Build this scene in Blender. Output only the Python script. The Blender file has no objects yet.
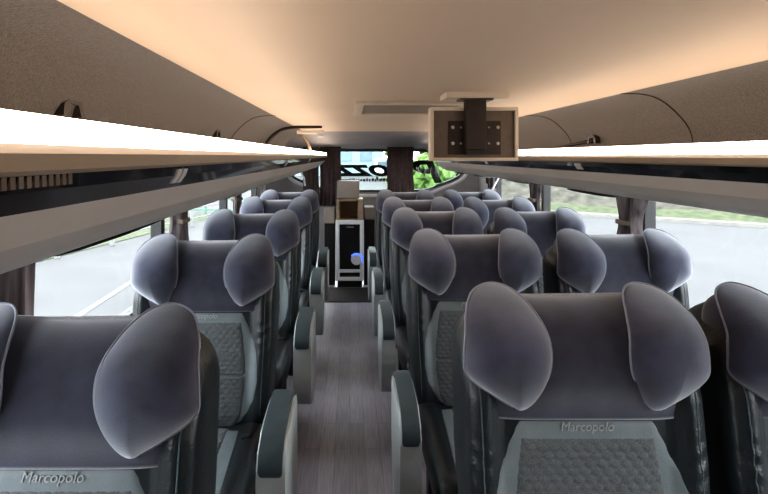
import bpy, bmesh, math, random
from mathutils import Vector, Matrix, noise
random.seed(7)
PI = math.pi
sc = bpy.context.scene
C = sc.collection
F, VX, VY, CZ = 500.0, 350.0, 156.0, 1.45      # focal length in px, vanishing point, eye height


def px(x, y, d):
    """Point of the place seen at image (x, y) at distance d down the coach."""
    return Vector(((x - VX) * d / F, d, CZ - (y - VY) * d / F))


# ---------------------------------------------------------------- materials
def lin(r, g, b):
    f = lambda c: (c / 255) / 12.92 if c / 255 <= .04045 else ((c / 255 + .055) / 1.055) ** 2.4
    return (f(r), f(g), f(b), 1)


class NT:
    def __init__(s, name):
        s.m = bpy.data.materials.new(name)
        s.m.use_nodes = True
        s.t = s.m.node_tree
        s.p = s.t.nodes['Principled BSDF']
        s.out = s.t.nodes['Material Output']

    def n(s, kind, **kw):
        nd = s.t.nodes.new('ShaderNode' + kind)
        for k, v in kw.items():
            if k in nd.inputs:
                nd.inputs[k].default_value = v
            else:
                setattr(nd, k, v)
        return nd

    def l(s, a, b):
        s.t.links.new(a, b)


def mat(name, col, rough=.6, col2=None, scale=20, detail=4, bump=0, bscale=None, sheen=0, metal=0, spec=.5, stretch=None, coat=0,
        sheen_tint=None, emit=None, estr=0):
    N = NT(name)
    p = N.p
    p.inputs['Base Color'].default_value = col
    p.inputs['Roughness'].default_value = rough
    p.inputs['Metallic'].default_value = metal
    p.inputs['Specular IOR Level'].default_value = spec
    p.inputs['Sheen Weight'].default_value = sheen
    p.inputs['Coat Weight'].default_value = coat
    if sheen:
        p.inputs['Sheen Roughness'].default_value = .5
        p.inputs['Sheen Tint'].default_value = sheen_tint or (1, 1, 1, 1)
    tc = N.n('TexCoord')
    vec = tc.outputs['Object']
    if stretch:
        mp = N.n('Mapping')
        mp.inputs['Scale'].default_value = stretch
        N.l(vec, mp.inputs['Vector'])
        vec = mp.outputs['Vector']
    if col2:
        nz = N.n('TexNoise', Scale=scale, Detail=detail)
        N.l(vec, nz.inputs['Vector'])
        rp = N.n('ValToRGB')
        rp.color_ramp.elements[0].position = .32
        rp.color_ramp.elements[1].position = .68
        rp.color_ramp.elements[0].color = col
        rp.color_ramp.elements[1].color = col2
        N.l(nz.outputs['Fac'], rp.inputs['Fac'])
        N.l(rp.outputs['Color'], p.inputs['Base Color'])
    if bump:
        nb = N.n('TexNoise', Scale=bscale or scale * 4, Detail=3)
        N.l(vec, nb.inputs['Vector'])
        b = N.n('Bump', Strength=bump, Distance=.004)
        N.l(nb.outputs['Fac'], b.inputs['Height'])
        N.l(b.outputs['Normal'], p.inputs['Normal'])
    if emit:
        p.inputs['Emission Color'].default_value = emit
        p.inputs['Emission Strength'].default_value = estr
    return N.m


def floor_mat():
    N = NT('oak_grey_vinyl')
    tc = N.n('TexCoord')
    mp = N.n('Mapping')
    mp.inputs['Rotation'].default_value = (0, 0, PI / 2)
    N.l(tc.outputs['Object'], mp.inputs['Vector'])
    br = N.n('TexBrick', Scale=1.0)
    br.offset = .37
    br.inputs['Color1'].default_value = lin(178, 175, 187)
    br.inputs['Color2'].default_value = lin(160, 157, 169)
    br.inputs['Mortar'].default_value = lin(140, 135, 145)
    br.inputs['Mortar Size'].default_value = .0012
    br.inputs['Brick Width'].default_value = .62
    br.inputs['Row Height'].default_value = .075
    N.l(mp.outputs['Vector'], br.inputs['Vector'])
    m2 = N.n('Mapping')
    m2.inputs['Scale'].default_value = (60, 3, 1)
    N.l(tc.outputs['Object'], m2.inputs['Vector'])
    nz = N.n('TexNoise', Scale=2.2, Detail=6)
    N.l(m2.outputs['Vector'], nz.inputs['Vector'])
    mx = N.n('MixRGB', blend_type='MULTIPLY')
    mx.inputs['Fac'].default_value = .55
    rp = N.n('ValToRGB')
    rp.color_ramp.elements[0].position = .3
    rp.color_ramp.elements[0].color = (.5, .5, .5, 1)
    rp.color_ramp.elements[1].position = .65
    N.l(nz.outputs['Fac'], rp.inputs['Fac'])
    N.l(br.outputs['Color'], mx.inputs['Color1'])
    N.l(rp.outputs['Color'], mx.inputs['Color2'])
    N.l(mx.outputs['Color'], N.p.inputs['Base Color'])
    N.p.inputs['Roughness'].default_value = .42
    return N.m


def glass_mat(name, tint):
    N = NT(name)
    N.t.nodes.remove(N.p)
    tr = N.n('BsdfTransparent')
    tr.inputs['Color'].default_value = tint
    gl = N.n('BsdfGlossy')
    gl.inputs['Roughness'].default_value = .02
    lw = N.n('LayerWeight', Blend=.5)
    pw = N.n('Math', operation='POWER')
    pw.inputs[1].default_value = 6
    N.l(lw.outputs['Facing'], pw.inputs[0])
    fr = N.n('MapRange')
    fr.inputs['To Min'].default_value = .02
    fr.inputs['To Max'].default_value = .16
    N.l(pw.outputs[0], fr.inputs['Value'])
    mx = N.n('MixShader')
    N.l(fr.outputs[0], mx.inputs[0])
    N.l(tr.outputs[0], mx.inputs[1])
    N.l(gl.outputs[0], mx.inputs[2])
    N.l(mx.outputs[0], N.out.inputs['Surface'])
    return N.m


M = {}
M['velvet'] = mat('slate_velvet', lin(38, 40, 54), .85, lin(64, 66, 86), 11, 8, .08, 200, sheen=1.0, spec=.2, sheen_tint=(.86, .91, 1, 1))
M['velvet_shaded'] = mat('shaded_slate_velvet', lin(32, 33, 46), .85, lin(54, 56, 74), 11, 8, .08, 200, sheen=1.0, spec=.2, sheen_tint=(.90, .93, 1, 1))  # same velvet darkened, painting shade into the headrest cover
M['piping'] = mat('light_grey_piping', lin(142, 146, 162), .6, lin(130, 134, 150), 60)
M['leather'] = mat('dark_teal_leather', lin(27, 33, 37), .36, lin(34, 41, 45), 14, 3, .3, 160, spec=.45)
M['trim'] = mat('grey_blue_leather', lin(106, 116, 121), .5, lin(115, 125, 130), 16, 3, .25, 190, spec=.4)
M['insert'] = mat('quilted_grey', lin(62, 67, 71), .7, lin(96, 102, 106), 420, 2, .35, 700, sheen=.15)
M['stitch'] = mat('teal_thread', lin(88, 104, 110), .7, lin(70, 84, 90), 300)
M['letter'] = mat('silver_thread', lin(160, 165, 168), .5, lin(146, 150, 154), 300)
M['plastic'] = mat('light_grey_plastic', lin(192, 202, 205), .45, lin(182, 192, 195), 12, 3, .08, 300)
M['pad'] = mat('armrest_pad_vinyl', lin(66, 82, 90), .42, lin(74, 91, 99), 14, 3, .2, 200)
M['dark'] = mat('black_plastic', lin(26, 27, 29), .5, lin(34, 35, 37), 20)
M['gloss'] = mat('black_gloss', lin(14, 15, 18), .12, lin(20, 21, 24), 8, coat=.5)
M['beige'] = mat('rack_beige', lin(160, 146, 130), .55, lin(154, 140, 124), 6)
M['rackgrey'] = mat('rack_grey', lin(222, 216, 210), .5, lin(214, 208, 202), 5, 3, .05, 200)
M['ceil'] = mat('cream_ceiling', lin(214, 195, 174), .7, lin(218, 199, 178), 1.2, 2)
M['felt'] = mat('brown_felt', lin(100, 93, 86), .95, lin(76, 70, 65), 160, 4, .5, 300, sheen=.2)
M['grey'] = mat('grey_wall', lin(150, 146, 146), .7, lin(142, 138, 138), 10)
M['wall'] = mat('dark_grey_wall', lin(92, 92, 96), .7, lin(84, 84, 88), 10)
M['curtain'] = mat('mauve_brown_curtain', lin(98, 82, 80), .85, lin(80, 66, 66), 30, 4, .2, 200, sheen=.3)
M['dcurtain'] = mat('charcoal_curtain', lin(160, 150, 152), .8, lin(62, 54, 56), 26, 4, .2, 200, sheen=.3, stretch=(1, 1, .06))
M['silver'] = mat('silver_paint', lin(196, 198, 200), .35, lin(188, 190, 192), 10, metal=.3)
M['tvframe'] = mat('cream_plastic', lin(224, 212, 196), .5, lin(216, 204, 188), 8)
M['tvback'] = mat('taupe_panel', lin(120, 108, 98), .6, lin(112, 100, 91), 40)
M['bracket'] = mat('dark_brown_steel', lin(58, 49, 44), .45, lin(50, 42, 38), 30, metal=.2)
M['bolt'] = mat('zinc_bolt', lin(214, 206, 192), .35, lin(190, 182, 170), 80, metal=.3)
M['led'] = mat('warm_led_diffuser', lin(255, 230, 200), .5, lin(255, 226, 196), 3, emit=(1, .84, .70, 1), estr=12.0)
M['white'] = mat('white_paint', lin(226, 228, 230), .5, lin(214, 216, 218), 8)
M['wood'] = mat('tan_veneer', lin(164, 146, 126), .5, lin(140, 122, 102), 6, 5, stretch=(1, 1, 8))
M['taupe'] = mat('grey_taupe_plastic', lin(150, 142, 136), .55, lin(142, 134, 128), 10)
M['fridge'] = mat('smoked_glass', lin(16, 17, 20), .12, lin(22, 23, 26), 5, coat=.4)
M['blue'] = mat('blue_lamp', lin(60, 90, 220), .4, lin(50, 80, 210), 10, emit=(.1, .22, 1, 1), estr=1.3)
M['tile'] = mat('asphalt', lin(55, 56, 57), .9, lin(62, 63, 64), .6, 8, .2, 40)
M['line'] = mat('road_paint', lin(112, 114, 116), .8, lin(106, 108, 110), 4)
M['kerb'] = mat('concrete_kerb', lin(112, 111, 107), .85, lin(100, 99, 96), 3)
M['grass'] = mat('verge_grass', lin(32, 48, 20), .95, lin(66, 70, 46), 3.2, 10, .6, 8)
M['scrub'] = mat('dry_scrub', lin(30, 33, 22), .95, lin(72, 69, 62), 2.2, 12, .8, 5)
M['leaf'] = mat('leaf_green', lin(66, 96, 38), .8, lin(82, 110, 50), 1.3, 8, .7, 6)
M['bark'] = mat('bark', lin(92, 80, 68), .9, lin(70, 60, 50), 8, 5, .5, 30)
M['facade'] = mat('pale_blue_facade', lin(122, 136, 146), .8, lin(114, 130, 140), .5)
M['pane'] = mat('dark_pane', lin(96, 116, 132), .2, lin(84, 104, 120), .6)
M['teal'] = mat('green_rail_paint', lin(76, 112, 96), .6, lin(70, 104, 88), 5)
M['mat'] = mat('black_carpet', lin(40, 36, 35), .95, lin(30, 27, 27), 90, 3, .4, 200)
M['glass'] = glass_mat('side_glass', (.84, .85, .85, 1))
M['rglass'] = glass_mat('rear_glass', (.62, .68, .66, 1))
M['fglass'] = glass_mat('front_glass', (.10, .105, .11, 1))
M['floor'] = floor_mat()


# ---------------------------------------------------------------- mesh helpers
def mesh(name, bm, smooth=True, recalc=True):
    if recalc:
        bmesh.ops.recalc_face_normals(bm, faces=bm.faces)
    me = bpy.data.meshes.new(name)
    bm.to_mesh(me)
    bm.free()
    if smooth:
        me.polygons.foreach_set('use_smooth', [True] * len(me.polygons))
    return me


def link(name, me, m=None, parent=None, loc=None):
    o = bpy.data.objects.new(name, me)
    C.objects.link(o)
    if m is not None and me is not None and not me.materials:
        me.materials.append(m)
    if parent is not None:
        o.parent = parent
    if loc is not None:
        o.location = loc
    return o


def tag(o, label, cat, group=None):
    o['label'] = label
    o['category'] = cat
    if group:
        o['group'] = group
    return o


def struct(o):
    o['kind'] = 'structure'
    return o


def empty(name, loc, label, cat, group=None):
    o = bpy.data.objects.new(name, None)
    C.objects.link(o)
    o.location = loc
    o.empty_display_size = .1
    return tag(o, label, cat, group)


def ring_loft(bm, rings, cap=True, closed=True):
    vs = [[bm.verts.new(p) for p in r] for r in rings]
    n = len(rings[0])
    for a, b in zip(vs, vs[1:]):
        for i in range(n if closed else n - 1):
            j = (i + 1) % n
            bm.faces.new((a[i], a[j], b[j], b[i]))
    if cap and closed:
        bm.faces.new(list(reversed(vs[0])))
        bm.faces.new(vs[-1])
    return vs


def grid(bm, pts):
    vs = [[bm.verts.new(p) for p in r] for r in pts]
    for a, b in zip(vs, vs[1:]):
        for i in range(len(a) - 1):
            bm.faces.new((a[i], a[i + 1], b[i + 1], b[i]))


def box(bm, lo, hi, bev=0, seg=2):
    r = bmesh.ops.create_cube(bm, size=1)
    vs = r['verts']
    for v in vs:
        v.co = Vector([lo[k] + (v.co[k] + .5) * (hi[k] - lo[k]) for k in range(3)])
    if bev:
        es = list({e for v in vs for e in v.link_edges})
        bmesh.ops.bevel(bm, geom=es, offset=bev, segments=seg, profile=.5, affect='EDGES')


def boxmesh(name, lo, hi, bev=0, seg=2):
    bm = bmesh.new()
    box(bm, lo, hi, bev, seg)
    return mesh(name, bm, smooth=False)


def tube(bm, pts, r, n=8, closed=False):
    pts = [Vector(p) for p in pts]
    rings = []
    m = len(pts)
    up = None
    for i, p in enumerate(pts):
        a = pts[i - 1] if (i > 0 or closed) else p
        b = pts[(i + 1) % m] if (i < m - 1 or closed) else p
        t = (b - a).normalized()
        if up is None:
            up = Vector((0, 0, 1)) if abs(t.z) < .9 else Vector((1, 0, 0))
        u = (up - t * up.dot(t)).normalized()
        up = u
        v = t.cross(u)
        rr = r(i / (m - 1)) if callable(r) else r
        rings.append([p + u * math.cos(2 * PI * k / n) * rr + v * math.sin(2 * PI * k / n) * rr for k in range(n)])
    if closed:
        rings.append(rings[0])
        ring_loft(bm, rings, cap=False)
        bmesh.ops.remove_doubles(bm, verts=bm.verts, dist=1e-6)
    else:
        ring_loft(bm, rings)


def extrude_profile(name, prof, axis, a, b, bev=0, seg=3, smooth=False):
    """Closed polygon prof in the plane across axis, extruded from a to b."""
    bm = bmesh.new()
    mk = {'x': lambda p, t: (t, p[0], p[1]), 'y': lambda p, t: (p[0], t, p[1]), 'z': lambda p, t: (p[0], p[1], t)}[axis]
    r0 = [bm.verts.new(mk(p, a)) for p in prof]
    r1 = [bm.verts.new(mk(p, b)) for p in prof]
    n = len(prof)
    for i in range(n):
        j = (i + 1) % n
        bm.faces.new((r0[i], r0[j], r1[j], r1[i]))
    f0 = bm.faces.new(r0)
    f1 = bm.faces.new(r1)
    if bev:
        es = list(f0.edges) + list(f1.edges)
        bmesh.ops.bevel(bm, geom=es, offset=bev, segments=seg, profile=.5, affect='EDGES')
    me = mesh(name, bm, smooth=smooth)
    if smooth:
        me.set_sharp_from_angle(angle=math.radians(40))
    return me


def sstep(a, b, x):
    t = min(1, max(0, (x - a) / (b - a)))
    return t * t * (3 - 2 * t)


def lerp_table(tab, x):
    if x <= tab[0][0]:
        return tab[0][1]
    for (a, u), (b, v) in zip(tab, tab[1:]):
        if x <= b:
            t = (x - a) / (b - a)
            t = t * t * (3 - 2 * t) * .5 + t * .5
            return u + (v - u) * t
    return tab[-1][1]


def catmull(pts, k=6):
    out = []
    n = len(pts)
    for i in range(n):
        p0, p1, p2, p3 = (Vector(pts[(i + d) % n]) for d in (-1, 0, 1, 2))
        for s in range(k):
            t = s / k
            out.append(.5 * ((2 * p1) + (p2 - p0) * t + (2 * p0 - 5 * p1 + 4 * p2 - p3) * t * t + (3 * p1 - p0 - 3 * p2 + p3) * t ** 3))
    return out


def text_mesh(name, body, width, shear=.0, extrude=.0006, offset=0., height=None):
    cu = bpy.data.curves.new(name, 'FONT')
    cu.body = body
    cu.shear = shear
    cu.extrude = extrude
    cu.offset = offset
    cu.align_x = 'CENTER'
    cu.resolution_u = 4
    o = bpy.data.objects.new(name, cu)
    C.objects.link(o)
    bpy.context.view_layer.update()
    me = bpy.data.meshes.new_from_object(o.evaluated_get(bpy.context.evaluated_depsgraph_get()))
    bpy.data.objects.remove(o)
    bpy.data.curves.remove(cu)
    xs = [v.co.x for v in me.vertices]
    ys = [v.co.y for v in me.vertices]
    s = width / (max(xs) - min(xs))
    sy = s if height is None else height / (max(ys) - min(ys))
    cx = (max(xs) + min(xs)) / 2
    cy = (max(ys) + min(ys)) / 2
    for v in me.vertices:
        v.co.x = (v.co.x - cx) * s
        v.co.y = (v.co.y - cy) * sy
    me.materials.clear()
    return me


# ---------------------------------------------------------------- the seat
ZT = 1.090
W_TAB = [(.38, .240), (.55, .260), (.75, .271), (.95, .271), (1.02, .268), (1.2, .266)]


def bw(z):
    w = lerp_table(W_TAB, z)
    if z > .96:
        t = min(1, (z - .96) / (ZT - .96))
        w *= max(.02, (1 - t ** 2.5)) ** (1 / 2.5)
    return w


def bd(z):
    d = .075
    if z > 1.0:
        t = min(1, (z - 1.0) / (ZT - 1.0))
        d *= max(.03, (1 - t ** 2.6)) ** (1 / 2.6)
    if z < .5:
        d *= .75 + .25 * (z - .38) / .12
    return d


def yc(z):
    return .10 - (1.12 - z) * .14


def bolster(x, z):
    a = abs(x) / lerp_table(W_TAB, z)
    f = sstep(.66, .86, a) * sstep(.40, .55, z) * (1 - sstep(.90, 1.02, z))
    b = .034 * f
    # soft creases running from the trim corner out into the bolster
    c = math.exp(-((a - .88) / .08) ** 2) * math.exp(-((z - .775) / .06) ** 2)
    ph = (z - .05 * (a - .6) / .3) * 160
    b += .0032 * c * math.sin(ph)
    return b


def yf(x, z):
    w = bw(z)
    a = min(.999, abs(x) / w)
    return yc(z) - bd(z) * (1 - a ** 4) ** .25 - bolster(x, z)


def build_backrest():
    bm = bmesh.new()
    zs = [.38 + (.96 - .38) * i / 58 for i in range(58)] + [.96 + (ZT - .96) * (1 - (1 - i / 16) ** 2) for i in range(17)]
    rings = []
    n = 88
    for z in zs:
        w, d = bw(z), bd(z)
        r = []
        for k in range(n):
            th = 2 * PI * k / n
            c, s = math.cos(th), math.sin(th)
            x = w * math.copysign(abs(c) ** .5, c)
            y = d * math.copysign(abs(s) ** .5, s)
            if s < 0:
                y -= bolster(x, z) * min(1, abs(s) * 3)
            else:
                y *= 2.2
            r.append((x, yc(z) + y, z))
        rings.append(r)
    ring_loft(bm, rings)
    return mesh('backrest', bm)


def build_cover():
    bm = bmesh.new()
    n = 64
    rings = []
    z0, z1 = .864, 1.116
    for i in range(40):
        t = i / 39
        u = t if t < .6 else .6 + .4 * (1 - (1 - (t - .6) / .4) ** 2)
        z = z0 + (z1 - z0) * u
        k = sstep(z0, z0 + .10, z)
        w = .238
        df = .085 + .034 * k
        db = .077 + .006 * k
        if z > .94:
            q = (z - .94) / (z1 - .94)
            df *= max(.0004, 1 - q ** 2.0) ** .5
        if z > 1.02:
            q = (z - 1.02) / (z1 - 1.02)
            db *= max(.0004, 1 - q ** 2.0) ** .5
            w *= (1 - .15 * q ** 4)
        r = []
        for m in range(n):
            th = 2 * PI * m / n
            c, s = math.cos(th), math.sin(th)
            e_ = .40 + .15 * k
            x = w * math.copysign(abs(c) ** e_, c)
            y = (df if s < 0 else db) * math.copysign(abs(s) ** e_, s)
            # shallow hollow in the middle of the head cushion
            if s < 0:
                y += .010 * math.exp(-(x / .09) ** 2) * k * (1 - sstep(1.03, 1.12, z))
            zz = z - .010 * (1 - (x / w) ** 2) * sstep(1.05, z1, z)
            r.append((x, yc(z) + y, zz))
        rings.append(r)
    ring_loft(bm, rings)
    return mesh('headrest_cover', bm)


WING = [(.0, .150), (.058, .136), (.090, .095), (.101, .040), (.104, -.012), (.103, -.046), (.086, -.070), (.046, -.100), (-.004, -.134), (-.028, -.148), (-.052, -.130),
        (-.078, -.082), (-.094, -.025), (-.094, .035), (-.080, .090), (-.050, .134)]


def wing_pt(s, p, q, h):
    ypl = -.022 + .14 * (q - .05) + .05 * (p + .02)
    if q > .03:
        ypl += 8.0 * (q - .03) ** 2
    else:
        ypl += 1.2 * (q - .03) ** 2
    if p > .02:
        ypl += 2.2 * (p - .02) ** 2
    return Vector((s * (.175 + p * .92), ypl - h, 1.009 + q * .85))


def build_wing(s):
    bd_ = catmull(WING, 5)
    n = len(bd_)
    bm = bmesh.new()
    cx, cy = .004, .01

    def ring(r, front):
        out = []
        for b in bd_:
            p = cx + (b[0] - cx) * r
            q = cy + (b[1] - cy) * r
            e = max(0, 1 - r ** 2.2) ** .6
            h = (.060 if front else -.036) * e
            out.append(wing_pt(s, p, q, h))
        return out
    rs = [.06, .2, .35, .5, .62, .73, .82, .89, .94, .975, .993]
    rings = [ring(r, True) for r in rs] + [ring(1, True)] + [ring(r, False) for r in reversed(rs)]
    ring_loft(bm, rings)
    pad = mesh('head_wing', bm)
    bm = bmesh.new()
    tube(bm, [wing_pt(s, b[0] * 1.004, b[1] * 1.004, 0.003) for b in bd_],  .0027, 6, closed=True)
    return pad, mesh('piping', bm)


TRIM_TAB = [(.455, .13), (.48, .165), (.52, .19), (.56, .208), (.62, .220), (.70, .218), (.75, .204), (.80, .182), (.84, .163), (.862, .150)]
INS_TAB = [(.44, .12), (.47, .145), (.50, .160), (.60, .172), (.68, .172), (.75, .164), (.828, .152)]


def patch(name, tab, off, nx, nz, disp=None, edge=.006, surf=yf):
    z0, z1 = tab[0][0], tab[-1][0]
    bm = bmesh.new()
    pts = []
    for j in range(nz + 1):
        z = z0 + (z1 - z0) * j / nz
        w = lerp_table(tab, z)
        r = []
        for i in range(nx + 1):
            a = -1 + 2 * i / nx
            x = a * w
            m = min((1 - abs(a)) * w, z - z0, z1 - z)
            k = 1 - math.exp(-m / edge)
            o = -.004 + (off + .004) * k
            if disp:
                o += disp(x, z) * k
            r.append((x, surf(x, z) - o, z))
        pts.append(r)
    grid(bm, pts)
    return mesh(name, bm, recalc=False)


def quilt(x, z):
    """Raised lozenges in staggered rows with stitched valleys between."""
    s = .026
    best = [9, 9]
    u, v = x / s, z / (s * .62)
    for dj in (-1, 0, 1):
        j = round(v) + dj
        o = .5 * (j % 2)
        i = round(u - o)
        for di in (-1, 0, 1):
            d = math.hypot(u - (i + di + o), (v - j) * .72)
            if d < best[0]:
                best = [d, best[0]]
            elif d < best[1]:
                best[1] = d
    f = best[1] - best[0]
    h = .0024 * (sstep(0, .40, f) - .6)
    if abs(z - .635) < .006:
        h = -.0035
    return h


def build_cushion():
    bm = bmesh.new()
    rings = []
    n = 48
    N = 26
    for i in range(N + 1):
        t = i / N
        y = -.57 + .60 * t
        e = min(t, 1) * .60
        k = (1 - max(0, 1 - e / .06) ** 2) ** .5 if e < .06 else 1
        k = max(k, .06)
        w = .245 * (.9 + .1 * k)
        zc, d = .385, .075 * k
        r = []
        for m in range(n):
            th = 2 * PI * m / n
            c, s = math.cos(th), math.sin(th)
            x = w * math.copysign(abs(c) ** .45, c)
            zz = d * math.copysign(abs(s) ** .45, s)
            if s > 0:
                zz += .022 * sstep(.6, .85, abs(x) / .245) * k
            r.append((x, y, zc + zz))
        rings.append(r)
    ring_loft(bm, rings)
    return mesh('seat_cushion', bm)


def cush_top(x, y):
    e = y + .57
    k = (1 - max(0, 1 - e / .06) ** 2) ** .5 if e < .06 else 1
    k = max(k, .06)
    w = .245 * (.9 + .1 * k)
    a = min(.999, abs(x) / w)
    return .385 + .075 * k * (1 - a ** (2 / .45)) ** (.45 / 2) + .022 * sstep(.6, .85, abs(x) / .245) * k


def build_cush_patch(name, hw0, hw1, y0, y1, off, disp=None, nx=40, ny=50):
    bm = bmesh.new()
    pts = []
    for j in range(ny + 1):
        y = y0 + (y1 - y0) * j / ny
        w = hw0 + (hw1 - hw0) * j / ny
        r = []
        for i in range(nx + 1):
            a = -1 + 2 * i / nx
            x = a * w
            m = min((1 - abs(a)) * w, y - y0, y1 - y)
            k = 1 - math.exp(-m / .006)
            o = -.004 + (off + .004) * k + (disp(x, y + .9) * k if disp else 0)
            r.append((x, y, cush_top(x, y) + o))
        pts.append(r)
    grid(bm, pts)
    return mesh(name, bm, recalc=False)


def build_armrest():
    prof = [(-.17, .60), (-.17, .36), (-.22, .29), (-.30, .25), (-.38, .24), (-.45, .28), (-.485, .36), (-.495, .46), (-.49, .56), (-.475, .60), (-.44, .625), (-.35, .638), (-.24, .640), (-.19, .628)]
    panel = extrude_profile('armrest', catmull(prof, 3), 'x', -.042, .042, .012, 4, True)
    pp = [(-.18, .58), (-.18, .635), (-.19, .652), (-.22, .660), (-.30, .658), (-.38, .652), (-.44, .640), (-.480, .618), (-.502, .590), (-.508, .565),
          (-.500, .548), (-.47, .545), (-.45, .57)]
    pad = extrude_profile('armrest_pad', catmull(pp, 3), 'x', -.034, .034, .010, 4, True)
    return panel, pad


def build_base():
    bm = bmesh.new()
    box(bm, (-.22, -.50, .25), (.22, .02, .315), .01)
    for s in (-1, 1):
        prof = [(-.46, 0), (-.40, 0), (-.33, .255), (-.02, .255), (.02, 0), (.07, 0), (.05, .26), (-.44, .26)]
        a = .17 * s
        r0 = [bm.verts.new((a - .02, p[0], p[1])) for p in prof]
        r1 = [bm.verts.new((a + .02, p[0], p[1])) for p in prof]
        for i in range(len(prof)):
            j = (i + 1) % len(prof)
            bm.faces.new((r0[i], r0[j], r1[j], r1[i]))
        bm.faces.new(r0)
        bm.faces.new(r1)
    return mesh('seat_base', bm, smooth=False)


def build_seam(s):
    bm = bmesh.new()
    pts = []
    for i in range(46):
        z = .50 + (1.02 - .50) * i / 45
        x = s * (.241 - .004 * math.sin((z - .5) * 6)) * bw(min(z, .96)) / .271
        pts.append((x, yf(x, z) - .0005, z))
    tube(bm, pts, .0016, 5)
    return mesh('stitching', bm)


def build_buckle():
    bm = bmesh.new()
    box(bm, (.175, -.17, .44), (.215, -.10, .485), .008)
    box(bm, (.186, -.11, .40), (.204, -.06, .46), .004)
    return mesh('belt_buckle', bm, smooth=False)


S = {}
S['back'] = build_backrest()
S['cover'] = build_cover()
S['wing'] = {s: build_wing(s) for s in (-1, 1)}
S['trim'] = patch('backrest_trim', TRIM_TAB, .004, 60, 60)
S['ins'] = patch('quilted_insert', INS_TAB, .009, 96, 120, quilt)
S['cush'] = build_cushion()
S['ctrim'] = build_cush_patch('cushion_trim', .19, .16, -.555, -.09, .004)
S['cins'] = build_cush_patch('cushion_insert', .135, .12, -.545, -.085, .009, quilt, 70, 110)
S['arm'], S['armpad'] = build_armrest()
S['base'] = build_base()
S['seam'] = {s: build_seam(s) for s in (-1, 1)}
S['buckle'] = build_buckle()
tm = text_mesh('lettering', 'Marcopolo', .118, shear=.25, offset=.0)
for v in tm.vertices:
    x, y = v.co.x, v.co.y
    z = .8455 + y
    v.co = Vector((x, yf(x, z) - .0055 - v.co.z, z))
S['text'] = tm


def seat(x, y, arms, label, group):
    r = empty('coach_seat', (x, y, 0), label, 'seat', group)
    link('seat_base', S['base'], M['dark'], r)
    link('seat_cushion', S['cush'], M['leather'], r)
    link('cushion_trim', S['ctrim'], M['trim'], r)
    link('cushion_insert', S['cins'], M['insert'], r)
    link('backrest', S['back'], M['leather'], r)
    t = link('backrest_trim', S['trim'], M['trim'], r)
    t['label'] = 'pale grey-blue border panel'
    link('lettering', S['text'], M['letter'], t)
    link('quilted_insert', S['ins'], M['insert'], r)
    link('headrest_cover', S['cover'], M['velvet_shaded'], r)
    for s in (-1, 1):
        w = link('head_wing', S['wing'][s][0], M['velvet'], r)
        link('piping', S['wing'][s][1], M['piping'], w)
        link('stitching', S['seam'][s], M['stitch'], r)
    link('belt_buckle', S['buckle'], M['dark'], r)
    for ax in arms:
        a = link('armrest', S['arm'], M['plastic'], r, (ax, 0, 0))
        a.scale.x = 1 if x < 0 else .82
        link('armrest_pad', S['armpad'], M['pad'], a)
    return r


ORD = ['first', 'second', 'third', 'fourth', 'fifth']
LEFT = [.955, 1.90, 2.83, 3.76, 4.56]
RIGHT = [1.13, 2.05, 2.95, 3.75, 4.58]
for i, y in enumerate(LEFT):
    seat(-.557, y, (.333, -.325), 'single winged slate coach seat beside the window, %s from the camera in its column' % ORD[i], 'single coach seats along the window')
for i, y in enumerate(RIGHT):
    seat((.528, .512, .512, .512, .512)[i], y, (-.322,), 'aisle-side slate winged seat of the %s pair from the camera' % ORD[i], 'paired coach seats on the wider side')
for i, y in enumerate(RIGHT):
    seat(1.118, y, (.328,), 'window-side slate winged seat of the %s pair from the camera' % ORD[i], 'paired coach seats on the wider side')

# ---------------------------------------------------------------- shell
XL, XR, YF0, YB = -.985, 1.525, -1.6, 5.9
SILL, WTOP = .74, 1.30
HC = CZ + .223
XC = (XL + XR) / 2


def profile_sheet(name, prof, y0, y1, m, thick=.0, ny=1):
    """Open polyline in (x, z) swept down the coach; thick gives it a body."""
    bm = bmesh.new()
    pts = [[(p[0], y0 + (y1 - y0) * j / ny, p[1]) for p in prof] for j in range(ny + 1)]
    grid(bm, pts)
    if thick:
        bmesh.ops.recalc_face_normals(bm, faces=bm.faces)
        bmesh.ops.solidify(bm, geom=bm.faces[:], thickness=thick)
    return mesh(name, bm, smooth=False)


struct(link('floor', boxmesh('floor', (XL, YF0, -.06), (XR, YB, 0)), M['floor']))
struct(link('ceiling', boxmesh('ceiling', (-.42, YF0, HC), (.97, 4.55, HC + .03)), M['ceil']))
bm = bmesh.new()
prof = [(4.54, HC), (4.8, HC - .01), (5.2, HC - .045), (5.6, HC - .09), (YB, CZ + .085)]
prof2 = prof + [(YB, HC + .03), (4.54, HC + .03)]
struct(link('trim_1', extrude_profile('trim_1', prof2, 'x', XL, XR), M['grey']))
for side, x0, x1 in (('left', XL - .05, XL), ('right', XR, XR + .05)):
    struct(link('wall_' + side, boxmesh('wall_' + side, (x0, YF0, -.06), (x1, YB, SILL)), M['wall']))
    struct(link('wall_' + side + '_light_block', boxmesh('wall_entry', (x0, YF0, SILL), (x1, -.1, HC)), M['wall']))  # unseen blank side walls behind the viewer, added to block slanting daylight
# upper walls above the glass belong to the roof side rails
for k, (x0, x1) in enumerate(((XL - .05, XL), (XR, XR + .05))):
    struct(link('trim_%d' % (k + 2), boxmesh('trim', (x0, -.1, WTOP), (x1, YB, HC + .03)), M['grey']))
# felt lining of the racks
FELT_R = [(.965, HC + .001), (1.03, HC - .001), (1.085, HC - .013), (1.135, HC - .043), (1.19, HC - .098), (1.215, HC - .145), (1.222, CZ + .03), (1.225, CZ - .02)]
FELT_L = [(.555 - x, z) for x, z in FELT_R]


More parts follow.
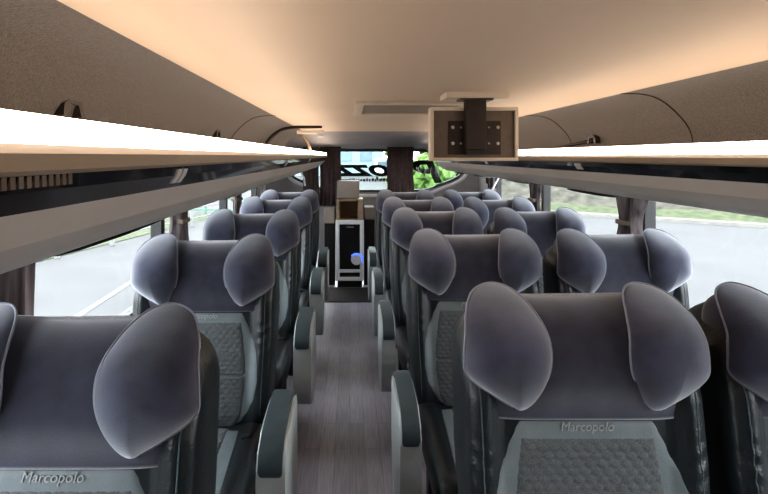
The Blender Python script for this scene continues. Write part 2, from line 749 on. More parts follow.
def smooth_open(pts, k=5):
    pts = [Vector(p) for p in pts]
    e = [pts[0] * 2 - pts[1]] + pts + [pts[-1] * 2 - pts[-2]]
    out = []
    for i in range(1, len(e) - 2):
        p0, p1, p2, p3 = e[i - 1:i + 3]
        for s in range(k):
            t = s / k
            out.append(.5 * ((2 * p1) + (p2 - p0) * t + (2 * p0 - 5 * p1 + 4 * p2 - p3) * t * t + (3 * p1 - p0 - 3 * p2 + p3) * t ** 3))
    out.append(pts[-1])
    return out


for k, (nm, fp) in enumerate((('left', FELT_L), ('right', FELT_R))):
    o = struct(link('trim_%d' % (k + 4), profile_sheet('felt_lining', smooth_open(fp), YF0, 5.0, M['felt'], 0), M['felt']))
    o.data.polygons.foreach_set('use_smooth', [True] * len(o.data.polygons))
    # seams where the lining panels meet
    sm = smooth_open(fp)
    sg = 1 if k == 0 else -1
    for yy in ((2.75, 4.0) if k == 0 else (1.78, 2.75, 3.7)):
        bm = bmesh.new()
        tube(bm, [(p[0] + sg * .001, yy, p[1] - .001) for p in sm], .0022, 5)
        link('seam', mesh('seam', bm), M['bracket'], o)

# rear wall with a lens-shaped window opening
RW = [px(x, y, YB) for x, y in ((322, 149.5), (376, 149), (424, 149.5), (436, 154), (448, 161), (459, 168), (463, 173), (457, 179), (440, 186), (422, 191.5),
                               (376, 192), (330, 191.5), (312, 186), (295, 179), (289, 173), (293, 168), (304, 161), (316, 154))]
bm = bmesh.new()
outer = []
for p in RW:
    d = Vector((p.x - XC, 0, p.z - 1.3))
    outer.append(d)
n = len(RW)
vi = [bm.verts.new((p.x, YB, p.z)) for p in RW]
zlo, zhi = -.06, HC + .03


def to_rect(p):
    c = Vector((XC, YB, CZ - .17))
    d = p - c
    t = 9
    if abs(d.x) > 1e-6:
        t = min(t, ((XR + .05 if d.x > 0 else XL - .05) - c.x) / d.x)
    if abs(d.z) > 1e-6:
        t = min(t, ((zhi if d.z > 0 else zlo) - c.z) / d.z)
    return c + d * t


# ray outwards to the rectangle, corners added
vo = [bm.verts.new(to_rect(p)) for p in RW]
for i in range(n):
    j = (i + 1) % n
    bm.faces.new((vi[i], vi[j], vo[j], vo[i]))
for cx_, cz_ in ((XL - .05, zlo), (XR + .05, zlo), (XL - .05, zhi), (XR + .05, zhi)):
    # fill the corner left between a side ray and a top/bottom ray
    cand = [v for v in vo]
    on_side = [v for v in cand if abs(v.co.x - cx_) < 1e-4]
    on_flat = [v for v in cand if abs(v.co.z - cz_) < 1e-4 and (v.co.x - XC) * (cx_ - XC) > 0]
    if on_side and on_flat:
        a = min(on_side, key=lambda v: abs(v.co.z - cz_))
        b = min(on_flat, key=lambda v: abs(v.co.x - cx_))
        c = bm.verts.new((cx_, YB, cz_))
        try:
            bm.faces.new((a, b, c))
        except ValueError:
            pass
bmesh.ops.recalc_face_normals(bm, faces=bm.faces)
bmesh.ops.solidify(bm, geom=bm.faces[:], thickness=.03)
struct(link('wall_rear', mesh('wall_rear', bm, smooth=False), M['grey']))
bm = bmesh.new()
bm.faces.new([bm.verts.new((p.x, YB + .03, p.z)) for p in RW])
w3 = struct(link('window_3', mesh('window_3', bm, smooth=False), M['rglass']))
bm = bmesh.new()
c0 = Vector((XC, YB, CZ - .17))
tube(bm, [Vector((p.x, YB + .005, p.z)) for p in catmull([tuple(p) for p in RW], 4)], .032, 8, closed=True)
link('window_seal', mesh('window_seal', bm), M['dark'], w3)
bm = bmesh.new()
low = [px(x, y, YB - .02) for x, y in ((468, 168), (466, 174), (459, 181), (441, 188.5), (422, 194.5), (376, 195.5), (330, 194.5), (311, 188), (294, 181), (286, 173))]
tube(bm, smooth_open([tuple(p) for p in low], 5), .024, 8)
f = link('window_frame', mesh('window_frame', bm), M['white'], w3)
# lettering on the outside of the rear glass (reads the right way round from outside)
for body, wid, hei, cx0, cy0 in (('P', .36, .27, .914, 171.5), ('lozza', .95, .20, .119, 168)):
    tm = text_mesh('lettering', body, wid, shear=.28, extrude=.002, offset=.03 if body == 'P' else .032, height=hei)
    for v in tm.vertices:
        x, y = v.co.x, v.co.y
        v.co = Vector((-x + cx0, YB + .036 + v.co.z, y + CZ - (cy0 - VY) * 5.936 / F))
    tm.flip_normals()
    link('lettering', tm, M['dark'], w3)
bm = bmesh.new()
x = -.12
while x < .50:
    w_ = random.uniform(.012, .035)
    box(bm, (x, YB + .034, CZ - .30 - random.uniform(0, .006)), (x + w_, YB + .036, CZ - .275 + random.uniform(0, .012)))
    x += w_ + random.uniform(.006, .014)
link('small_print', mesh('small_print', bm, smooth=False), M['pane'], w3)

# side glass, pillars
for k, x in ((1, XL - .025), (2, XR + .025)):
    struct(link('window_%d' % k, boxmesh('window', (x - .003, -.1, SILL), (x + .003, YB, WTOP)), M['glass']))
PIL_L = [1.27, 2.62, 3.98, 5.25]
PIL_R = [1.25, 2.60, 3.95, 5.22]
tn = 6
for xs, ys in (((XL - .05, XL + .005), PIL_L), ((XR - .005, XR + .05), PIL_R)):
    for y in ys:
        struct(link('trim_%d' % tn, boxmesh('pillar', (xs[0], y - .025, SILL), (xs[1], y + .025, WTOP)), M['dark']))
        tn += 1
# solid grey panels in the rear corners behind the last side windows
for x0, x1 in ((XL - .01, XL + .012), (XR - .012, XR + .01)):
    struct(link('trim_%d' % tn, boxmesh('corner_panel', (x0, 5.3, SILL), (x1, YB, WTOP)), M['grey']))
    tn += 1
# unseen blank wall behind the viewer, added to keep out frontal light
struct(link('wall_front', boxmesh('wall_front', (XL - .05, YF0 - .05, -.06), (XR + .05, YF0, HC)), M['wall']))
struct(link('trim_%d' % tn, boxmesh('header', (XL - .05, YF0 - .05, HC), (XR + .05, YF0, HC + .1)), M['grey']))
tn += 1
# dark carpet at the rear end of the aisle
tag(link('carpet', boxmesh('carpet', (-.30, 4.95, 0), (.32, 5.49, .008)), M['mat']), 'dark carpet at the rear end of the aisle by the fridge', 'carpet')


# ---------------------------------------------------------------- luggage racks
def rack(name, lip, sg, zo, label):
    """sg +1: opens to +x (rack on the single-seat side)."""
    r = empty(name, (lip, 2, CZ), label, 'luggage rack', 'overhead luggage racks')
    y0, y1 = YF0 - 2, (5.62 if sg > 0 else 4.85) - 2
    P = lambda pts: [(sg * u, z + zo) for u, z in pts]

    def part(nm, pts, m, bev=0):
        me = extrude_profile(nm, P(pts), 'y', y0, y1)
        return link(nm, me, m, r)
    part('light_strip', [(.0, .010), (-.004, .036), (-.012, .036), (-.012, .010)], M['led'])
    part('rail', [(.000, .010), (.008, .002), (.008, -.012), (.004, -.016), (-.03, -.016), (-.03, .010)], M['beige'])
    part('glossy_band', [(.000, -.016), (-.004, -.030), (-.018, -.049), (-.05, -.049), (-.05, -.016)], M['gloss'])
    lower = [(-.0195, -.049), (-.045, -.084), (-.085, -.113), (-.125, -.131), (-.17, -.140), (-.30, -.142), (-.70, -.135), (-.70, -.120), (-.17, -.120), (-.05, -.06)]
    part('lower_panel', lower, M['rackgrey'])
    part('shelf', [(-.012, -.005), (-.42, -.005), (-.42, -.017), (-.012, -.017)], M['felt'])
    cap = P([(.0, .03), (-.004, -.03), (-.05, -.09), (-.13, -.137), (-.70, -.14), (-.70, .03)])
    link('end_cap', extrude_profile('end_cap', cap, 'y', y1, y1 + .012), M['rackgrey'], r)
    # row number plates: small bright switch squares set in the glossy band
    return r


rl = rack('luggage_rack', -.262, 1, .0, 'overhead luggage rack with lit rail above the single seats')
rr = rack('luggage_rack', .812, -1, -.006, 'overhead luggage rack with lit rail above the paired seats')
# call-button plates set in the glossy bands
for r, lip, sg, zo, ys in ((rl, -.262, 1, 0, (.78, 2.1, 3.3)), (rr, .812, -1, -.006, (1.785, 3.0, .55))):
    for y in ys:
        bm = bmesh.new()
        prof = [(.0025, -.020), (-.001, -.030), (-.0095, -.042), (-.014, -.042), (-.008, -.020)]
        ps = [(sg * u, z + zo) for u, z in prof]
        me = extrude_profile('button_plate', ps, 'y', y - 2 - .022, y - 2 - .003)
        link('button_plate', me, M['white'], r)
        me = extrude_profile('button_plate', ps, 'y', y - 2 + .003, y - 2 + .022)
        link('button_plate', me, M['white'], r)
# vent grille lines on the near end of the left rail
bm = bmesh.new()
for i in range(18):
    y = .295 + i * .010
    box(bm, (-.2680, y, CZ - .0265), (-.2615, y + .006, CZ - .0165))
g = link('rail_vent', mesh('rail_vent', bm, smooth=False), M['tvback'], rl)
g.matrix_parent_inverse = Matrix.Translation((-(-.262), -2, -CZ))

# reading-light units under the racks
for lip, sg, ys, side in ((-.262, 1, (.95, 1.9, 2.83, 3.76), 'single'), (.812, -1, (2.05, 2.95, 3.75, 4.50), 'paired')):
    for i, y in enumerate(ys):
        k = i + (0 if sg > 0 else 1)
        r = empty('reading_spot_light', (lip - sg * .2, y, CZ - .1445 + (0 if sg > 0 else -.006)), 'slim black reading-light unit under the rack over the %s %s from the camera' % (
            ORD[k], 'single seat' if sg > 0 else 'pair of seats'), 'reading light', 'reading light units under the racks')
        prof = [(-.22, -.002), (-.16, -.005), (.0, -.006), (.12, -.004), (.2, -.001), (.2, .0035), (-.22, .0035)]
        link('housing', extrude_profile('housing', prof, 'x', -.035, .035), M['gloss'], r)
        for q in (-.10, -.02):
            bm = bmesh.new()
            bmesh.ops.create_cone(bm, cap_ends=True, segments=16, radius1=.015, radius2=.015, depth=.004)
            for v in bm.verts:
                v.co += Vector((0, q, -.0065))
            link('lens', mesh('lens', bm, smooth=False), M['bolt'], r)

# retaining clips on the felt
for x, y, z, sgn, lab in ((-.645, 1.15, .118, 1, 'dark clip on the felt of the rack over the first single seat'), (-.645, 2.42, .118, 1, 'small dark clip on the felt of the rack over the third single seat'),
                          (1.198, 2.46, .088, -1, 'dark clip with strap on the felt above the paired seats')):
    z += CZ
    r = empty('clip', (x, y, z), lab, 'clip', 'clips on the rack lining')
    pr = [(-.05, -.03), (-.045, .0), (-.02, .016), (.03, .014), (.05, -.03), (.032, -.03), (.02, .0), (-.02, .002), (-.03, -.03)]
    link('bracket', extrude_profile('bracket', [(a * .9, b * .9) for a, b in pr], 'x', -.012, .012), M['bracket'], r)
    if sgn < 0:
        bm = bmesh.new()
        tube(bm, [(.0, 0.0, -.012), (.004, .30, -.028), (.006, .62, -.038)], lambda t: .010 * (1 - .6 * t), 6)
        link('strap', mesh('strap', bm), M['bracket'], r)

# black hand rail and lamp at the rear of the single-seat rack
r = empty('grab_rail', px(300, 130, 3.7), 'curved black grab rail with cream lamp under the ceiling, above the single seats', 'grab rail')
o0 = r.location
bm = bmesh.new()
tube(bm, smooth_open([tuple(px(x, y, 3.7) - o0) for x, y in ((266, 143), (272, 136), (281, 130), (292, 127.5), (306, 127), (322, 127))], 5), .011, 8)
link('rail', mesh('rail', bm), M['bracket'], r)
bm = bmesh.new()
tube(bm, smooth_open([tuple(px(x, y, 3.72) - o0) for x, y in ((298, 130), (303, 136), (308, 144), (310, 150))], 5), .012, 8)
link('stay', mesh('stay', bm), M['wood'], r)
a, b = px(297, 134, 3.7) - o0, px(324, 130.5, 3.7) - o0
link('lamp', boxmesh('lamp', (a.x, -.03, a.z), (b.x, .03, b.z), .006), M['tvframe'], r)
a, b = px(317, 137, 3.68) - o0, px(324, 133, 3.68) - o0
link('lamp_shade', boxmesh('lamp_shade', (a.x, -.03, a.z), (b.x, .02, b.z), .006), M['silver'], r)

# ---------------------------------------------------------------- roof hatch
r = empty('roof_hatch', (.27, 2.33, HC), 'cream roof hatch with raised rim in the ceiling', 'roof hatch')
bm = bmesh.new()
hx, hy = .245, .28
for lo, hi in (((-hx, -hy, -.012), (hx, -hy + .035, .001)), ((-hx, hy - .035, -.012), (hx, hy, .001)), ((-hx, -hy + .035, -.012), (-hx + .035, hy - .035, .001)),
               ((hx - .035, -hy + .035, -.012), (hx, hy - .035, .001))):
    box(bm, lo, hi, .003)
link('hatch_frame', mesh('hatch_frame', bm, smooth=False), M['tvframe'], r)
link('hatch_panel', boxmesh('hatch_panel', (-hx + .03, -hy + .03, -.004), (hx - .03, hy - .03, .001)), M['beige'], r)

# ---------------------------------------------------------------- ceiling screen
D = 1.80
a, b = px(430, 161, D), px(517.5, 107.5, D)
cx_, cz_ = (a.x + b.x) / 2, (a.z + b.z) / 2
r = empty('monitor', (cx_, D, cz_), 'cream framed ceiling screen seen from behind on dark bracket', 'TV')
hw, hh = (b.x - a.x) / 2, (b.z - a.z) / 2
bm = bmesh.new()
t = .012
for lo, hi in (((-hw, -.012, -hh), (hw, .04, -hh + t)), ((-hw, -.012, hh - t), (hw, .04, hh)), ((-hw, -.012, -hh + t), (-hw + t, .04, hh - t)), ((hw - t, -.012, -hh + t), (hw, .04, hh - t))):
    box(bm, lo, hi, .002)
link('monitor_frame', mesh('monitor_frame', bm, smooth=False), M['tvframe'], r)
link('back_panel', boxmesh('back_panel', (-hw + .008, 0, -hh + .008), (hw - .008, .035, hh - .008)), M['tvback'], r)
pa, pb = px(448, 154.5, D), px(500.5, 121, D)
mp_ = link('mount_plate', boxmesh('mount_plate', (pa.x - cx_, -.006, pa.z - cz_), (pb.x - cx_, .002, pb.z - cz_), .002), M['bracket'], r)
for bx, rr_ in ((452.5, 1.9), (460.5, 1.3), (488.5, 1.1), (497.5, 1.8)):
    for by in (127.5, 143.5):
        p = px(bx, by, D)
        bm = bmesh.new()
        bmesh.ops.create_cone(bm, cap_ends=True, segments=12, radius1=rr_ * D / F, radius2=rr_ * D / F * .7, depth=.006, matrix=Matrix.Rotation(PI / 2, 4, 'X'))
        for v in bm.verts:
            v.co += Vector((p.x - cx_, -.008, p.z - cz_))
        link('bolt', mesh('bolt', bm, smooth=False), M['bolt'], mp_)
ca, cb = px(465, 150, D - .03), px(485.5, 101.5, D - .03)
link('arm', boxmesh('arm', (ca.x - cx_, -.045, ca.z - cz_), (cb.x - cx_, -.006, HC - cz_ - .02), .003), M['bracket'], r)
link('arm_foot', boxmesh('arm_foot', (ca.x - cx_ + .002, -.043, ca.z - cz_ - .016), (cb.x - cx_ - .002, -.007, ca.z - cz_), .001), M['dark'], r)
ka, kb = px(459, 102, D - .03), px(491.5, 100, D - .03)
link('collar', boxmesh('collar', (ka.x - cx_, -.055, HC - cz_ - .027), (kb.x - cx_, .01, HC - cz_ - .020)), M['bracket'], r)
ka, kb = px(446, 101, D - .06), px(508, 93, D - .06)
link('ceiling_plate', boxmesh('ceiling_plate', (ka.x - cx_, -.07, HC - cz_ - .021), (kb.x - cx_, .06, HC - cz_ + .001), .003), M['tvframe'], r)


# ---------------------------------------------------------------- curtains
def curtain_mesh(w, h, folds, depth, pinch=None, seed=0):
    """Hanging pleated cloth in local x-z, z from 0 down to -h, with thickness; pinch: gathered at that height share."""
    rnd = random.Random(seed)
    ph = [rnd.uniform(0, 2 * PI) for _ in range(4)]
    bm = bmesh.new()
    nx, nz = folds * 12, 26
    front = []
    for j in range(nz + 1):
        t = j / nz
        k = 1
        if pinch is not None:
            k = 1 - .42 * math.exp(-((t - pinch) / .18) ** 2)
        r = []
        for i in range(nx + 1):
            u = i / nx
            x = (u - .5) * w * k + .004 * math.sin(7 * t + ph[0])
            y = depth * (.6 * math.sin(2 * PI * folds * u + ph[1] + .5 * math.sin(3 * t)) + .4 * math.sin(2 * PI * folds * .6 * u + ph[2] + t)) * (.75 + .25 * t)
            r.append((x, y, -h * t))
        front.append(r)
    grid(bm, front)
    bmesh.ops.solidify(bm, geom=bm.faces[:], thickness=.004)
    return mesh('cloth', bm)


def rear_curtain(x0, x1, y0, y1, d, lab, seed, folds=5):
    a, b = px(x0, y0, d), px(x1, y1, d)
    r = empty('curtain', ((a.x + b.x) / 2, d, a.z), lab, 'curtain', 'brown rear curtains')
    link('cloth', curtain_mesh(b.x - a.x, a.z - b.z, folds, .016, None, seed), M['curtain'], r)
    link('header_band', boxmesh('header_band', ((a.x - b.x) / 2, -.018, -.02), ((b.x - a.x) / 2, .018, .004), .003), M['dark'], r)


rear_curtain(387, 413.5, 146, 193, 5.80, 'brown pleated curtain hanging in the middle of the rear window', 3)
rear_curtain(320, 341, 146, 206, 5.78, 'brown pleated curtain at the rear window edge beside the console', 5)
rear_curtain(303, 319, 147, 204, 5.70, 'mauve brown curtain in the rear corner behind the single seats', 8)

SIDE = [(-1, XL + .075, 1.31, .26, 'charcoal curtain tied on the window pillar beside the first single seat', 1),
        (-1, XL + .075, 2.68, .30, 'charcoal curtain tied on the window pillar by the second single seat', 2),
        (-1, XL + .075, 4.02, .28, 'charcoal curtain tied on the window pillar by the third single seat', 3),
        (-1, XL + .075, 5.30, .18, 'charcoal curtain gathered at the last pillar behind the single seats', 4),
        (1, XR - .075, 2.61, .30, 'charcoal curtain tied on the window pillar behind the second pair of seats', 5),
        (1, XR - .075, 3.93, .28, 'charcoal curtain tied on the window pillar behind the third pair of seats', 6),
        (1, XR - .075, 5.12, .18, 'charcoal curtain gathered at the last pillar behind the fifth pair', 7)]
for sg, x, y, w, lab, sd in SIDE:
    r = empty('curtain', (x, y, CZ - .145), lab, 'curtain', 'charcoal side curtains')
    o = link('cloth', curtain_mesh(w, .62, 4, .036, None if sd == 1 else .32, sd), M['dcurtain'], r)
    o.rotation_euler = (0, 0, PI / 2)
    if sd == 1:
        continue
    o = link('tie_band', boxmesh('tie_band', (-.036, -.040 * w / .2, -.215), (.036, .040 * w / .2, -.188), .006), M['tvback'], r)

# silver handle bar on the window by the rear right seats
bm = bmesh.new()
tube(bm, [px(499, 177, 5.05), px(493, 188, 5.0), px(490, 197, 4.98)], .010, 8)
tag(link('handle_bar', mesh('handle_bar', bm), M['silver']), 'slim silver bar slanting beside the last window behind the paired seats', 'handle bar')
bm = bmesh.new()
box(bm, (XR - .04, 5.45, CZ - .30), (XR - .008, 5.475, CZ - .16), .004)
tag(link('coat_hook', mesh('coat_hook', bm, smooth=False), M['dark']), 'small black slot handle on the grey corner panel behind the paired seats', 'hook')
bm = bmesh.new()
tube(bm, [px(298, 166.5, 5.5), px(300, 171, 5.5), px(304, 178, 5.5), px(305, 186, 5.5)], .011, 8)
tag(link('hanging_strap', mesh('hanging_strap', bm), M['white']), 'white strap hanging in the rear corner behind the single seats', 'strap')

# ---------------------------------------------------------------- galley console
DK = 5.50
P0 = px(350, 283, DK)
r = empty('galley_console', (0, DK, 0), 'narrow pale console with fridge at the end of the aisle', 'console')
X = lambda x, d=DK: (x - VX) * d / F
Z = lambda y, d=DK: CZ - (y - VY) * d / F
x0, x1 = X(335.5), X(364)
zt, zb = Z(220), .075
link('carcass', boxmesh('carcass', (x0 + .02, .03, 0), (x1 - .02, .26, zt)), M['dark'], r)
bm = bmesh.new()
fw = .045
zc = Z(271)
box(bm, (x0, -.01, zb), (x0 + fw, .06, zt), .012)
box(bm, (x1 - fw, -.01, zb), (x1, .06, zt), .012)
box(bm, (x0, -.008, zt - .05), (x1, .06, zt), .01)
box(bm, (x0, -.008, zb), (x1, .06, zb + .04), .01)
box(bm, (x0 + .02, -.006, zc - .018), (x1 - .02, .06, zc + .018), .006)
link('console_frame', mesh('console_frame', bm, smooth=False), M['white'], r)
d = link('fridge_door', boxmesh('fridge_door', (x0 + fw - .004, .004, zc + .018), (x1 - fw + .004, .028, zt - .05), .003), M['fridge'], r)
bm = bmesh.new()
box(bm, (-.04, -.006, zt - .085), (.04, .006, zt - .072), .003)
link('handle', mesh('handle', bm, smooth=False), M['taupe'], d)
lo_ = link('lower_shelf', boxmesh('lower_shelf', (x0 + fw, .01, Z(278)), (x1 - fw, .03, Z(278) + .012)), M['wood'], r)
# round dispenser with blue glow
px_, pz_ = X(356.5), Z(259.5)
bm = bmesh.new()
bmesh.ops.create_cone(bm, cap_ends=True, segments=28, radius1=.062, radius2=.056, depth=.03, matrix=Matrix.Translation((px_, -.012, pz_)) @ Matrix.Rotation(PI / 2, 4, 'X'))
dd = link('dispenser_dial', mesh('dispenser_dial', bm, smooth=False), M['white'], d)
bm = bmesh.new()
pts = [(px_ + .066 * math.cos(t), -.018, pz_ + .066 * math.sin(t)) for t in [(-.4 + 2.9 * i / 20) for i in range(21)]]
tube(bm, pts, .009, 8)
link('blue_lamp', mesh('blue_lamp', bm), M['blue'], dd)
# upper cubby
ca, cb, za, zb2 = X(336.5), X(363), Z(221), Z(199)
bm = bmesh.new()
box(bm, (ca, .0, za), (ca + .035, .26, zb2), .004)
box(bm, (cb - .055, .0, za), (cb, .26, zb2), .004)
box(bm, (ca + .035, .0, zb2 - .025), (cb - .055, .26, zb2), .004)
box(bm, (ca + .035, .0, za), (cb - .055, .26, za + .02), .004)
box(bm, (ca + .035, .24, za + .02), (cb - .055, .26, zb2 - .025))
link('cubby', mesh('cubby', bm, smooth=False), M['wood'], r)
# grey box on top
o = link('box', boxmesh('box', (X(336.5), DK + .02, Z(198.5)), (X(359.5), DK + .24, Z(181)), .012, 3), M['taupe'])
tag(o, 'plain grey taupe box standing on top of the galley console', 'box')
# ledges either side of the console, under the rear window
for a_, b_, y_, lab in ((X(364.6), X(375), 221, 'pale beige ledge cabinet beside the console under the middle curtain'), (X(324), X(334.6), 225, 'pale ledge cabinet between the console and the rear single seats')):
    rr2 = empty('ledge_cabinet', ((a_ + b_) / 2, 5.62, 0), lab, 'cabinet', 'ledge cabinets under the rear window')
    h_ = (b_ - a_) / 2
    link('carcass', boxmesh('carcass', (-h_, 0, 0), (h_, .26, Z(y_))), M['mat'], rr2)
    link('worktop', boxmesh('worktop', (-h_, -.01, Z(y_)), (h_, .26, Z(208)), .01), M['taupe'], rr2)

# ---------------------------------------------------------------- outside
G = -1.55
struct(link('ground', boxmesh('ground', (-90, -60, G - .2), (120, 260, G)), M['tile']))
# white bay lines on the tarmac
for xa, ya, xb, yb in ((-5.0, 7.5, -5.3, 14.0),):
    dv = Vector((xb - xa, yb - ya, 0))
    nn = Vector((-dv.y, dv.x, 0)).normalized() * .06
    bm = bmesh.new()
    vs = [bm.verts.new(Vector((xa, ya, G + .012)) + nn), bm.verts.new(Vector((xa, ya, G + .012)) - nn), bm.verts.new(Vector((xb, yb, G + .012)) - nn), bm.verts.new(Vector((xb, yb, G + .012)) + nn)]
    bm.faces.new(vs)
    o = struct(link('road_marking', mesh('road_marking', bm, smooth=False), M['line']))
# kerb and bank beyond the paired seats
K0, K1 = Vector((48, -1.2, 0)), Vector((-2, 34.4, 0))


def along(t, off, z):
    d_ = (K1 - K0).normalized()
    nn = Vector((-d_.y, d_.x, 0)) * -1
    p = K0.lerp(K1, t) + nn * off
    return Vector((p.x, p.y, G + z))


bm = bmesh.new()
ring_loft(bm, [[along(t, 0, 0), along(t, 0, .16), along(t, .3, .18), along(t, .3, 0)] for t in (-.3, .9)])
struct(link('kerb', mesh('kerb', bm, smooth=False), M['kerb']))


def bank(name, o0, z0, o1, z1, rough, m, nt=90, no=24, t0=-.4, t1=.90):
    bm = bmesh.new()
    pts = []
    for j in range(no + 1):
        r_ = []
        for i in range(nt + 1):
            t = t0 + (t1 - t0) * i / nt
            u = j / no
            p = along(t, o0 + (o1 - o0) * u, z0 + (z1 - z0) * u)
            p.z += rough * noise.noise(p * .7) * min(1, u * 4)
            r_.append(p)
        pts.append(r_)
    grid(bm, pts)
    return struct(link(name, mesh(name, bm, recalc=False), m))


bank('grass_verge', .3, .12, 1.9, .45, .12, M['grass'])
bank('hill', 1.7, .40, 16, 8.5, .9, M['scrub'])
# far lawn seen through the rear glass
bm = bmesh.new()
vs = [bm.verts.new((x_, y_, G + .02)) for x_, y_ in ((3.2, 42), (40, 34), (80, 150), (8, 150))]
bm.faces.new(vs)
struct(link('lawn', mesh('lawn', bm, smooth=False), M['grass']))
# verge beyond the fence on the single-seat side
bm = bmesh.new()
vs = [bm.verts.new((x_, y_, G + .02)) for x_, y_ in ((-9.7, 10), (-6.6, 24.5), (-40, 50), (-45, 10))]
bm.faces.new(vs)
struct(link('grass_verge', mesh('grass_verge', bm, smooth=False), M['grass']))

# white fence along the tarmac
r = empty('fence', (-8, 16, G), 'low white post and rail fence along the tarmac edge', 'fence')
fp = [Vector((-10.1, 10.0, 0)), Vector((-9.3, 12.4, 0)), Vector((-8.55, 14.6, 0)), Vector((-7.95, 16.7, 0)), Vector((-7.3, 18.9, 0)), Vector((-6.7, 21.2, 0)), Vector((-6.1, 23.5, 0))]
base = Vector((-8, 16, 0))
for p in fp:
    q = p - base
    link('post', boxmesh('post', (q.x - .06, q.y - .06, 0), (q.x + .06, q.y + .06, .95), .02), M['line'], r)
for h_ in (.35, .78):
    bm = bmesh.new()
    tube(bm, [p - base + Vector((0, 0, h_)) for p in fp], .025, 6)
    link('rail', mesh('rail', bm), M['line'], r)
# green railing further off
r = empty('railing', (-9, 26, G), 'green painted railing beyond the white fence', 'railing')
for i in range(9):
    x_ = -6 + i * 1.5
    link('post', boxmesh('post', (x_ - .05, -.05, 0), (x_ + .05, .05, 1.3), .01), M['teal'], r)
for h_ in (.2, .75, 1.25):
    link('rail', boxmesh('rail', (-6, -.03, h_ - .05), (6, .03, h_ + .05)), M['teal'], r)


def tree(x, y, h, w, lab, seed, z=G):
    rnd = random.Random(seed)
    r = empty('tree', (x, y, z), lab, 'tree', 'trees outside the coach')
    bm = bmesh.new()
    tube(bm, [(0, 0, 0), (.1, 0, h * .25), (.05, .1, h * .6)], lambda t: .03 * h * (1 - .6 * t), 8)
    link('trunk', mesh('trunk', bm), M['bark'], r)
    bm = bmesh.new()
    for i in range(150):
        th, ph = rnd.uniform(0, 2 * PI), math.acos(rnd.uniform(-1, 1))
        k = rnd.uniform(.55, 1) ** .5
        c = Vector((w * k * math.sin(ph) * math.cos(th), w * k * math.sin(ph) * math.sin(th), h * .62 + h * .38 * k * math.cos(ph)))
        s_ = w * rnd.uniform(.10, .24)
        rr_ = bmesh.ops.create_icosphere(bm, subdivisions=1, radius=s_)
        for v in rr_['verts']:
            v.co = v.co * rnd.uniform(.7, 1.3) + c
    link('crown', mesh('crown', bm, smooth=False), M['leaf'], r)


tree(9, 60, 11, 5.5, 'bright green leafy tree seen through the rear window beside the middle curtain', 1)
tree(11.5, 42, 8.5, 5, 'bright green leafy tree seen at the pointed end of the rear window', 2)
tree(-16, 34, 7, 3.6, 'green tree past the fence seen through the side window', 3)
tree(-21, 27, 6, 3.4, 'small green tree outside the window by the first single seat', 4)
tree(4.75, 26, 3.3, 1.7, 'small round green tree by the kerb close behind the coach', 9)
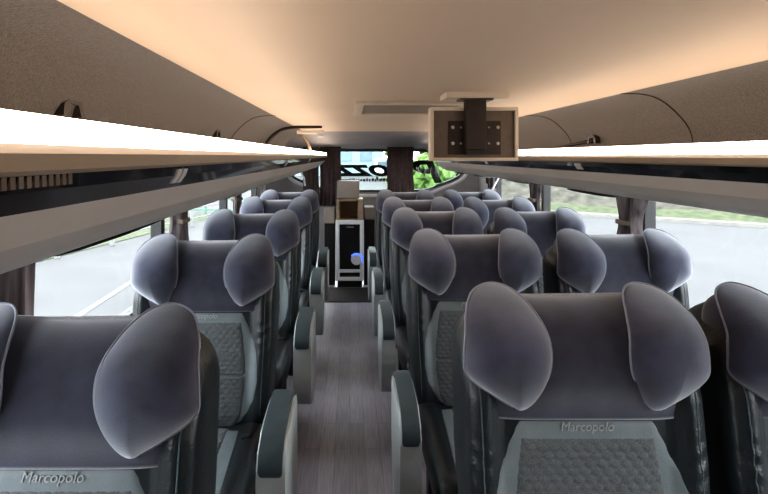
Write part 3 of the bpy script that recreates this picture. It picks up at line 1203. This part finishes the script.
# pale building behind the coach
r = empty('building', (-4, 75, G), 'pale blue flat-roofed building behind the coach', 'building')
link('facade', boxmesh('facade', (-14, 0, 0), (9, 10, 8)), M['facade'], r)
link('roof', boxmesh('roof', (-14.4, -.4, 8), (9.4, 10.4, 8.5)), M['white'], r)
for i in range(7):
    link('window', boxmesh('window', (-12.5 + i * 3, -.06, 2.2), (-10.7 + i * 3, .0, 5.6)), M['pane'], r)
r = empty('van', (4.4, 62, G), 'white van parked far behind the coach', 'van')
link('body', boxmesh('body', (-1.2, 0, .45), (1.2, 5, 2.7), .25, 3), M['white'], r)
link('windscreen', boxmesh('windscreen', (-1.0, -.03, 1.6), (1.0, .02, 2.35), .02), M['pane'], r)
for s in (-1, 1):
    bm = bmesh.new()
    bmesh.ops.create_cone(bm, cap_ends=True, segments=20, radius1=.38, radius2=.38, depth=.25, matrix=Matrix.Translation((s * 1.0, .9, .38)) @ Matrix.Rotation(PI / 2, 4, 'Y'))
    link('wheel', mesh('wheel', bm, smooth=False), M['dark'], r)

# ---------------------------------------------------------------- light
wd = bpy.data.worlds.new('overcast')
sc.world = wd
wd.use_nodes = True
nt = wd.node_tree
bg = nt.nodes['Background']
tc = nt.nodes.new('ShaderNodeTexCoord')
sp = nt.nodes.new('ShaderNodeSeparateXYZ')
rp = nt.nodes.new('ShaderNodeValToRGB')
rp.color_ramp.elements[0].position = .0
rp.color_ramp.elements[0].color = (1, 1, 1, 1)
rp.color_ramp.elements[1].position = 1
rp.color_ramp.elements[1].color = (.88, .94, 1, 1)
nt.links.new(tc.outputs['Generated'], sp.inputs[0])
nt.links.new(sp.outputs['Z'], rp.inputs[0])
nt.links.new(rp.outputs[0], bg.inputs['Color'])
bg.inputs['Strength'].default_value = 11.5


def area(name, loc, rot, sx, sy, power, col):
    li = bpy.data.lights.new(name, 'AREA')
    li.shape = 'RECTANGLE'
    li.size, li.size_y, li.energy, li.color = sx, sy, power, col
    o = bpy.data.objects.new(name, li)
    C.objects.link(o)
    o.location = loc
    o.rotation_euler = rot
    return o


# LED tubes lying in the rack rails, washing the ceiling
area('led_tube', (-.285, 2.0, CZ + .045), (PI, -PI * .20, 0), .03, 7.0, 5, (1, .83, .69))
area('led_tube', (.835, 2.0, CZ + .045), (PI, PI * .20, 0), .03, 7.0, 5, (1, .83, .69))

# ---------------------------------------------------------------- camera
cam = bpy.data.cameras.new('camera')
cam.sensor_fit = 'HORIZONTAL'
cam.sensor_width = 36
cam.lens = F / 768 * 36
cam.shift_x = (384 - VX) / 768
cam.shift_y = -(247 - VY) / 768
cam.clip_start = .02
cam.clip_end = 600
co = bpy.data.objects.new('camera', cam)
C.objects.link(co)
co.location = (0, 0, CZ)
co.rotation_euler = (PI / 2, 0, 0)
sc.camera = co
sc.view_settings.view_transform = 'Standard'
sc.view_settings.look = 'Medium High Contrast'
sc.view_settings.exposure = .18
sc.cycles.max_bounces = 10
sc.cycles.transparent_max_bounces = 12
sc.cycles.use_denoising = True
